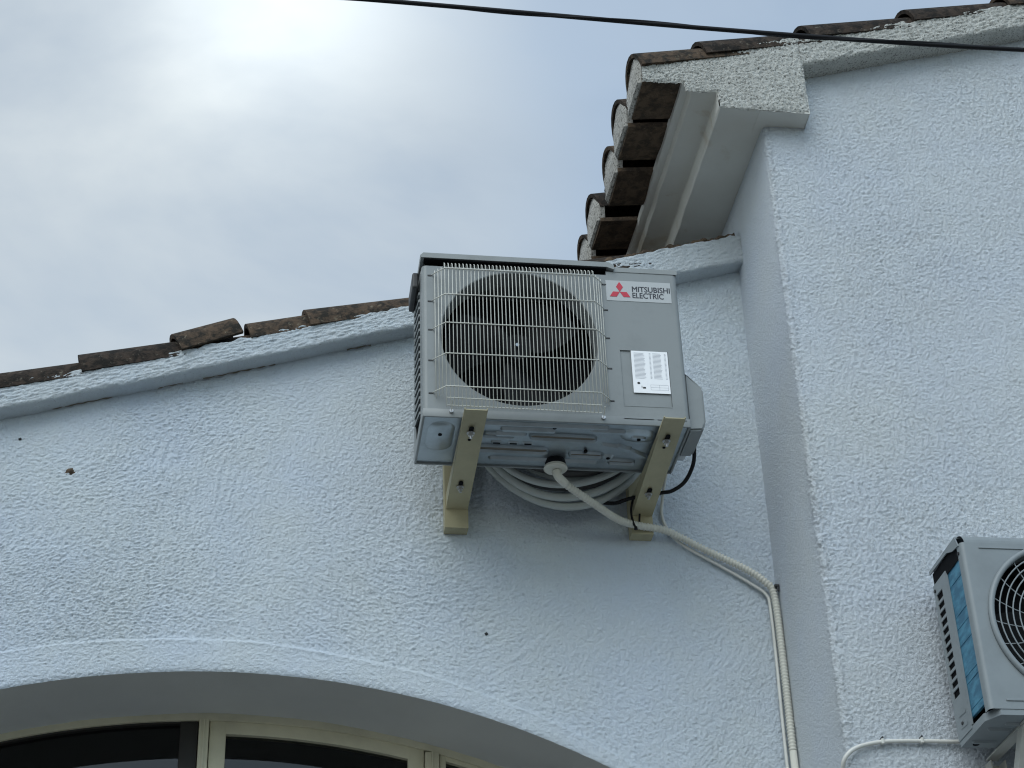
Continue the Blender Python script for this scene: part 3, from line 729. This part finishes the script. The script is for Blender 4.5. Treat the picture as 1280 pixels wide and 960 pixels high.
for x in (.60,.70): MB().box(x,x+.09,-.001,.0012,.0125,.0155).build('panel_crease', 'unit_paint', ac)
# wire fan guard
gd = MB().tube([(.066,-.038,.012),(.526,-.038,.008)], .0016, 6)
guard = gd.build('fan_guard', 'wire_coat', ac)
nwire = 41; gx0, gx1 = .066, .526
def vwire(x, y, ztop, zbot):
    return MB().tube([(x, -.002, ztop+.012), (x, y*.6, ztop+.010), (x, y, ztop-.004), (x, y, zbot), ], .00135, 6).build('guard_wire', 'wire_coat', guard, smooth=True)
for k in range(nwire):
    vwire(gx0+(gx1-gx0)*k/(nwire-1), -.040, .522, .006)
for k, (dx, y) in enumerate(((.010,-.031),(.019,-.022),(.028,-.012))):
    for s_ in (-1, 1):
        x = gx0-dx if s_ < 0 else gx1+dx
        MB().tube([(x,y,.510),(x,y,.052)], .00135, 6).build('guard_wire', 'wire_coat', guard, smooth=True)
for z in (.500,.404,.300,.190,.075):
    MB().tube([(gx0-.036,-.001,z),(gx0-.028,-.0135,z),(gx0,-.0432,z),(gx1,-.0432,z),(gx1+.028,-.0135,z),(gx1+.036,-.001,z)], .0018, 6).build('guard_wire', 'wire_coat', guard, smooth=True)
    for x in (gx0-.043, gx1+.042): MB().box(x-.006,x+.006,-.0016,.001,z-.0035,z+.0015,.0007).build('guard_clip', 'dark_plastic', ac)
for z in (.035,): MB().tube([(gx0,-.0432,z),(gx1,-.0432,z-.004)], .0016, 6).build('guard_wire', 'wire_coat', guard)
for x in (.083,.536):
    MB().tube([(x,-.038,.03),(x,-.012,.012)], .0018, 6).build('guard_stay', 'wire_coat', guard)
    MB().disc((x,-.009,.012),(0,1,0),.006,.006,.009,10).build('screw', 'bolt_steel', ac)

# ------------------------------------------------------------------ wall brackets
def bracket(x0, x1, label):
    t = thing('wall_bracket', label, 'bracket', ((x0+x1)/2, YW, -.13), 'L-shaped brackets under the large unit')
    cx = (x0+x1)/2
    ya, yb, za, zbk = -.072, .452, -.022, -.066
    a = MB(); th_ = .003
    a.add([(x, y, z+d) for d in (0, th_) for x, y, z in ((x0,ya,za),(x1,ya,za),(x1,yb,zbk),(x0,yb,zbk))], [(0,1,2,3),(7,6,5,4),(0,4,5,1),(1,5,6,2),(2,6,7,3),(3,7,4,0)])
    for x in (x0, x1-th_):
        a.add([(xx, y, z) for xx in (x, x+th_) for y, z in ((ya,za+.0005),(yb,zbk+.0005),(yb,-.0145),(ya,-.0145))], [(0,1,2,3),(7,6,5,4),(0,4,5,1),(1,5,6,2),(2,6,7,3),(3,7,4,0)])
    a.build('arm', 'bracket_paint', t)
    l = MB(); l.box(x0-.004, x1+.001, .452, .456, -.13, .34)
    l.box(x0-.004, x0-.001, .456, .4975, -.13, .34); l.box(x1-.002, x1+.001, .456, .4975, -.13, .34); l.box(x0-.001, x1-.002, .457, .4975, -.13, -.127)
    l.build('leg', 'bracket_paint', t)
    sl = (zbk-za)/(yb-ya)
    for y in (.03, .315):
        z = za+(y-ya)*sl
        MB().prism(stadium(cx-.004, y, .052, .014, math.pi/2), z-.004, z-.0015, 'z').build('slot', 'dark_inner', t)
        MB().disc((cx-.004, y+.008, z-.0135),(0,0,1),.0085,.0085,.0085,6).build('nut', 'bolt_steel', t)
        MB().disc((cx-.004, y+.008, z-.0055),(0,0,1),.012,.012,.002,14).build('washer', 'bolt_steel', t)
        MB().disc((cx-.004, y+.008, z-.022),(0,0,1),.0045,.0045,.009,8).build('bolt', 'bolt_steel', t)
    MB().disc((cx-.004, .075, za+(.147)*sl-.0028),(0,0,1),.005,.005,.002,8).build('slot', 'dark_inner', t)
    return t
bracket(.114, .182, 'beige steel bracket holding up the louvred left end of the large unit')
bracket(.703, .768, 'beige steel bracket with corrugated hose tied across its foot')

# ------------------------------------------------------------------ hose, coil and cables behind the big unit
hp = [(.430,.238,-.036),(.436,.240,-.056),(.462,.258,-.072),(.551,.32,-.096),(.645,.395,-.111),(.721,.432,-.112),(.798,.452,-.112),(.857,.468,-.128),(.933,.474,-.166),(1.058,.474,-.229),(1.120,.472,-.276),(1.143,.472,-.325),(1.147,.474,-.547),(1.145,.474,-.831),(1.143,.474,-1.5),(1.143,.474,-4.40)]
hose = thing('drain_hose', 'white corrugated drain hose dropping from the large unit and down the inside corner', 'hose', (1.143,.474,-Z0))
full = resample(spline(hp[:14], 14), .0036)
rad = [.0103+(.0022, .0022, -.0022)[i % 3] for i in range(len(full))]
MB().tube(full, rad, 12).build('corrugated_pipe', 'hose_plastic', hose, smooth=True)
MB().tube([full[-1], hp[-1]], .0112, 12).build('lower_pipe', 'hose_plastic', hose, smooth=True)
MB().tube(spline(hp[:3], 6), .0135, 14).build('elbow', 'hose_plastic', hose, smooth=True)
# dark nail clip at the bend, ties
nc = MB().box(1.142,1.158,.455,.478,-.296,-.288,.002); nc.box(1.150,1.157,.455,.462,-.312,-.296,.002)
tag(nc.build('pipe_clip', 'dark_plastic'), 'small black nail clip where the hose bends at the corner', 'clip')
tie = MB().tube(spline([(.702,.405,-.02),(.694,.418,-.07),(.698,.412,-.115),(.703,.408,-.131)], 6), .0035, 6); tie.disc((.703,.408,-.138),(0,0,1),.006,.005,.009,8)
tag(tie.build('cable_tie', 'black_rubber', smooth=True), 'long black cable tie with knotted end hanging over the hose', 'cable tie', 'black ties on the right bracket')
tie = MB().tube(spline([(.733,.43,-.028),(.727,.44,-.06),(.724,.447,-.095)], 6), .003, 6)
tag(tie.build('cable_tie', 'black_rubber', smooth=True), 'short black cable tie end on the face of the bracket', 'cable tie', 'black ties on the right bracket')
cl = thing('pipe_coil', 'coil of spare white refrigerant pipe hanging behind the large unit', 'pipe', (.48,.38,-.07))
for k, (cx, cz, r, y, rt_, mt) in enumerate(((.48,.222,.288,.405,.013,'tube_white'),(.482,.232,.283,.375,.013,'tube_white'),(.476,.245,.276,.345,.012,'tube_white'),(.485,.262,.272,.42,.012,'grey_rubber'),(.48,.28,.270,.36,.014,'grey_rubber'),(.49,.27,.258,.39,.012,'tube_white'))):
    pts = [(cx+r*math.cos(a), y+.012*math.sin(a*1.5+k), cz+r*(.97+.02*math.sin(3*a+k))*math.sin(a)) for a in np.linspace(0, 2*math.pi, 73)]
    MB().tube(pts, rt_, 10, cap=False).build('pipe_turn', mt, cl, smooth=True)
bc = spline([(.848,.16,.06),(.852,.175,.032),(.850,.20,-.016),(.832,.25,-.050),(.802,.30,-.056),(.775,.33,-.048),(.692,.395,-.035),(.635,.42,-.042),(.56,.43,-.02),(.47,.42,.03)], 10)
tag(MB().tube(bc, .0062, 10).build('power_cable', 'black_rubber', smooth=True), 'thick black power cable looping from the valve cover behind the bracket', 'cable')
wc = spline([(.818,.36,.10),(.813,.44,.04),(.812,.478,.005),(.809,.488,-.036),(.817,.488,-.075),(.838,.490,-.115),(.885,.489,-.156),(.983,.489,-.215),(1.08,.489,-.276),(1.122,.487,-.312),(1.130,.487,-.36),(1.130,.487,-.544),(1.126,.487,-.828),(1.124,.487,-1.5),(1.124,.487,-4.44)], 10)
tag(MB().tube(wc, .0052, 8).build('signal_cable', 'pvc_white', smooth=True), 'thin smooth white cable running below and beside the corrugated hose', 'cable')

# ------------------------------------------------------------------ small unit on the wing
sx, sy, sz = 1.452, -.285, -1.0; SW, SH, SD = .72, .518, .24
sm = thing('air_conditioner', 'smaller pale outdoor unit with round fan guard and blue fins, cut off at right', 'air conditioner', (sx+SW/2, sy+SD/2, sz))
cxs, czs, frs = 1.728, -.742, .232
fp = fan_panel(sx+.012, sx+SW-.1, sz+.0, sz+SH-.03, cxs, czs, frs, sy, .05, r_in=frs-.012)
b = MB(); b.grid(fp)
b.add([(sx+SW-.1,sy,sz),(sx+SW,sy,sz),(sx+SW,sy,sz+SH-.03),(sx+SW-.1,sy,sz+SH-.03)], [(0,1,2,3)])
pr = [(sx+.012-.012*math.sin(k/6*math.pi/2), sy+.012-.012*math.cos(k/6*math.pi/2)) for k in range(7)]+[(sx, sy+.030), (sx+.005, sy+.034)]
b.grid(np.array([[(x, y, z) for x, y in pr] for z in (sz, sz+SH-.03)]))
# rounded shoulder running into the top
for k in range(6):
    a0, a1 = k/6*math.pi/2, (k+1)/6*math.pi/2; rr_ = .03
    f = lambda a: (sy+rr_-rr_*math.cos(a), sz+SH-rr_+rr_*math.sin(a))
    (ya, za), (yb, zb2) = f(a0), f(a1)
    b.add([(sx+.012*(1-k/12),ya,za),(sx+SW,ya,za),(sx+SW,yb,zb2),(sx+.012*(1-(k+1)/12),yb,zb2)], [(0,1,2,3)])
b.build('front_panel', 'small_paint', sm, smooth=30, fix=False)
MB().box(sx+.001,sx+SW,sy+.03,sy+SD,sz+SH-.004,sz+SH).build('lid', 'small_paint', sm)
lp = MB(); lp.prism([(sy+.028,sz+SH-.001),(sy+SD+.004,sz+SH-.001),(sy+SD+.004,sz+SH-.012),(sy+.10,sz+SH-.014),(sy+.06,sz+SH-.030),(sy+.012,sz+SH-.036)], sx-.003, sx+.0, 'x')
lp.build('lid_skirt', 'small_paint', sm)
MB().box(sx+.006,sx+.014,sy+.03,sy+.16,sz+.03,sz+SH-.03).build('coil_fin', 'coil_blue', sm)
MB().box(sx+.0035,sx+.0045,sy+.034,sy+SD-.004,sz+SH-.064,sz+SH-.012).build('lid_recess', 'dark_inner', sm)
for k in range(7):
    z = sz+.05+k*.057+.02*math.sin(k*2.3)
    MB().box(sx+.0048,sx+.0062,sy+.036,sy+.143,z,z+.0010).build('fin_line', 'coil_blue', sm)
sr = MB()
yA, yB = sy+.138, sy+SD; hy0, hy1 = sy+.178, sy+.225
sr.box(sx,sx+.004,yA,hy0,sz,sz+SH-.05); sr.box(sx,sx+.004,hy1,yB,sz,sz+SH-.05); 
sr.box(sx,sx+.004,hy0,hy1,sz,sz+.115); sr.box(sx,sx+.004,hy0,hy1,sz+SH-.085,sz+SH-.05)
sr.box(sx+.0005,sx+.0055,yA-.004,yA,sz+.01,sz+SH-.06)
grd = sr.build('coil_guard', 'small_paint', sm)
nh = 12; zz0, zz1 = sz+.115, sz+SH-.085
for k in range(1, nh):
    z = zz0+(zz1-zz0)*k/nh; MB().box(sx+.0005,sx+.0035,hy0,hy1,z-.0045,z+.0045).build('guard_bar', 'small_paint', grd)
MB().box(sx+.0050,sx+.0058,sy+.165,sy+SD-.004,sz+.01,sz+SH-.04).build('coil_back', 'dark_inner', sm)
MB().box(sx+.03,sx+SW,sy+SD-.006,sy+SD-.002,sz+.01,sz+SH-.02).build('back_panel', 'dark_inner', sm)
MB().box(sx+SW-.004,sx+SW,sy+.0,sy+SD,sz,sz+SH-.02).build('side_panel', 'small_paint', sm)
for q in ((sz+.055,sz+.075),(sz+.02,sz+.04)):
    MB().add([(sx-.0012,yA+.02,q[0]),(sx-.0012,yA+.07,q[0]+.004),(sx-.0012,yA+.07,q[1]-.006),(sx-.0012,yA+.02,q[1]-.010)],[(0,1,2,3)]).build('guard_crease', 'small_paint', grd)
# base with stepped rim
bs_ = MB(); bs_.prism([(sx+.002,sy+.05),(sx+.03,sy+.002),(sx+SW,sy+.002),(sx+SW,sy+SD-.002),(sx+.002,sy+SD-.002)], sz-.016, sz+.006, 'z')
sbase = bs_.build('base_pan', 'small_paint', sm)
def emb(cx, cy, L, w_, ang=0, h=.006):
    a = stadium(cx, cy, L, w_, ang); c = stadium(cx, cy, L-.012, w_-.012, ang); n = len(a)
    MB().add([(x,y,sz-.0162) for x, y in a]+[(x,y,sz-.0162-h) for x, y in c], [(i,(i+1)%n,(i+1)%n+n,i+n) for i in range(n)]+[tuple(range(n,2*n))]).build('rib', 'small_paint', sbase, smooth=35)
emb(sx+.20,sy+.10,.17,.16); emb(sx+.45,sy+.10,.25,.16); emb(sx+.085,sy+.06,.05,.016); emb(sx+.06,sy+.10,.07,.016); emb(sx+.05,sy+.19,.07,.02)
MB().disc((sx+.035,sy+SD-.03,sz-.018),(0,0,1),.009,.009,.002,12).build('drain_hole', 'dark_inner', sbase)
# shallow pressed frame on the front, fan and guard
for q in ((sx+.05,sx+SW-.12,sz+SH-.048,sz+SH-.044),(sx+.05,sx+SW-.12,sz+.022,sz+.028)):
    MB().box(q[0],q[1],sy-.003,sy+.001,q[2],q[3],.0012).build('panel_crease', 'small_paint', sm)
MB().box(sx+.06,sx+SW-.11,sy+.10,sy+.105,sz+.02,sz+SH-.04).build('heat_exchanger', 'dark_inner', sm)
rg = MB(); pts = [(cxs+(frs-.008)*math.cos(a), sy-.004, czs+(frs-.008)*math.sin(a)) for a in np.linspace(0, 2*math.pi, 97)]
rg.tube(pts, .0085, 10, cap=False); sg = rg.build('fan_guard', 'small_paint', sm, smooth=True)
for k in range(1, 12):
    r = frs-.012-k*.0185
    MB().tube([(cxs+r*math.cos(a), sy-.004-.006*(1-r/frs), czs+r*math.sin(a)) for a in np.linspace(0, 2*math.pi, 65)], .0022, 6, cap=False).build('guard_ring', 'small_paint', sg, smooth=True)
for k in range(20):
    a = 2*math.pi*k/20
    MB().tube([(cxs+r*math.cos(a+(frs-r)*1.8), sy-.0005-.006*(1-r/frs), czs+r*math.sin(a+(frs-r)*1.8)) for r in np.linspace(.02, frs-.01, 10)], .0016, 6).build('guard_spoke', 'small_paint', sg, smooth=True)
MB().disc((cxs,sy+.03,czs),(0,1,0),.04,.05,.04,20).build('fan_hub', 'fan_dark', sm, smooth=40)
for k in range(3):
    a0 = k*2*math.pi/3+1.1; A = np.zeros((7, 6, 3))
    for i in range(7):
        r = .045+.16*i/6
        for j in range(6):
            u = j/5-.5; a = a0+u*1.2+.4*i/6; A[i, j] = (cxs+r*math.cos(a), sy+.06+.04*u, czs+r*math.sin(a))
    B = A.copy(); B[..., 1] += .003; MB().grid(A).grid(B).build('fan_blade', 'fan_dark', sm, smooth=True)
for y, z in ((sy+.022,sz+SH-.055),(sy+SD-.012,sz+SH-.07),(sy+SD-.05,sz+.035)):
    MB().disc((sx-.0035,y,z),(1,0,0),.005,.005,.004,10).build('screw', 'dark_plastic', sm)
# its bracket
bt = thing('wall_bracket', 'grey steel bracket under the smaller unit at right', 'bracket', (1.57, YR, -1.3))
b = MB(); b.box(1.548,1.552,YR-.05,YR-.003,-1.42,-1.035); b.box(1.588,1.592,YR-.05,YR-.003,-1.42,-1.035); b.box(1.552,1.588,YR-.0065,YR-.003,-1.42,-1.035); b.build('leg', 'bracket_grey', bt)
b = MB(); b.box(1.553,1.587,-.31,YR-.007,-1.0215,-1.0175); b.build('arm', 'bracket_grey', bt)
b = MB(); b.add([(x,y,z) for x in (1.556,1.584) for y, z in ((-.24,-1.023),(-.20,-1.023),(YR-.008,-1.30),(YR-.008,-1.35))],[(0,1,2,3),(7,6,5,4),(0,4,5,1),(1,5,6,2),(2,6,7,3),(3,7,4,0)]); b.build('brace', 'bracket_grey', bt)
ps = spline([(1.66,-.03,-1.0),(1.65,-.05,-1.06),(1.62,-.02,-1.12),(1.60,-.0,-1.22),(1.60,.01,-1.6),(1.60,.012,-4.43)], 8)
tag(MB().tube(ps, .016, 12).build('insulated_pipe', 'black_rubber', smooth=True), 'black insulated pipe dropping beneath the smaller unit', 'pipe')
# cable along the wing wall
cw = spline([(1.56,.012,-.955),(1.50,.026,-.968),(1.397,.028,-.969),(1.32,.028,-.970),(1.259,.028,-.974),(1.215,.027,-.983),(1.187,.024,-.993),(1.163,.022,-1.008),(1.147,.034,-1.03),(1.147,.06,-1.06),(1.147,.10,-1.13),(1.147,.12,-1.6),(1.147,.12,-4.43)], 8)
tag(MB().tube(cw, .0062, 8).build('wall_cable', 'pvc_white', smooth=True), 'white cable clipped across the wing wall to the smaller unit', 'cable')
for k, (x, z) in enumerate(((1.262,-.974),(1.375,-.969))):
    c = MB().box(x-.004,x+.004,.0195,.036,z-.008,z+.008,.002)
    t_ = thing('cable_clip', ('white clip on the wall cable nearer the house corner', 'white clip on the wall cable nearer the smaller unit')[k], 'clip', (x,.04,z), 'cable clips on the wing wall')
    c.build('saddle', 'pvc_white', t_)
    MB().disc((x,.020,z+.011),(0,1,0),.003,.003,.02,8).build('nail', 'dark_plastic', t_)

# ------------------------------------------------------------------ overhead cable
oc = [(-9,-1.0,1.15),(-4,-1.0,.80),(-.9,-1.0,.678),(-.214,-1.0,.669),(.236,-1.0,.660),(.674,-1.0,.651),(1.168,-1.0,.648),(1.582,-1.0,.654),(2.4,-1.0,.675),(5,-1.0,.85),(9,-1.0,1.2)]
ov = thing('overhead_cable', 'black overhead service cable crossing in front of the roof', 'cable', (0,-1.0,.66))
MB().tube(spline(oc, 14), .0066, 10).build('cable_core', 'black_rubber', ov, smooth=True)
P_ = resample(spline(oc, 14), .02)
MB().tube([(x, y-.0055*math.cos(i*.16), z+.0055*math.sin(i*.16)) for i, (x, y, z) in enumerate(P_)], .0034, 6).build('twisted_strand', 'black_rubber', ov, smooth=True)

# ------------------------------------------------------------------ marks on the wall
def mark(name, mat, x, z, r, label, seed):
    rr = random.Random(seed); n = 12; y = YW-.006
    vs = [(x, y-.002, z)] + [(x+r*rr.uniform(.6,1.1)*math.cos(2*math.pi*k/n), y+.006, z+r*rr.uniform(.6,1.1)*math.sin(2*math.pi*k/n)) for k in range(n)]
    return tag(MB().add(vs, [(0, 1+k, 1+(k+1) % n) for k in range(n)]).build(name, mat), label, 'mark')
mark('wall_plug', 'dark_plastic', -1.208, .153, .006, 'tiny black plug hole in the wall near the left verge', 1)
mark('wall_chip', 'clay_under', -1.045, .043, .024, 'brown chipped patch of render on the left of the wall', 2)
mark('wall_plug', 'dark_plastic', .237, -.464, .0065, 'small black plug hole in the wall above the arch', 3)

# ------------------------------------------------------------------ stand everything on the ground
for o in list(scene.objects):
    if o.parent is None and o.type not in ('CAMERA', 'LIGHT'):
        o.location.z += Z0
    if '_loc' in o: del o['_loc']
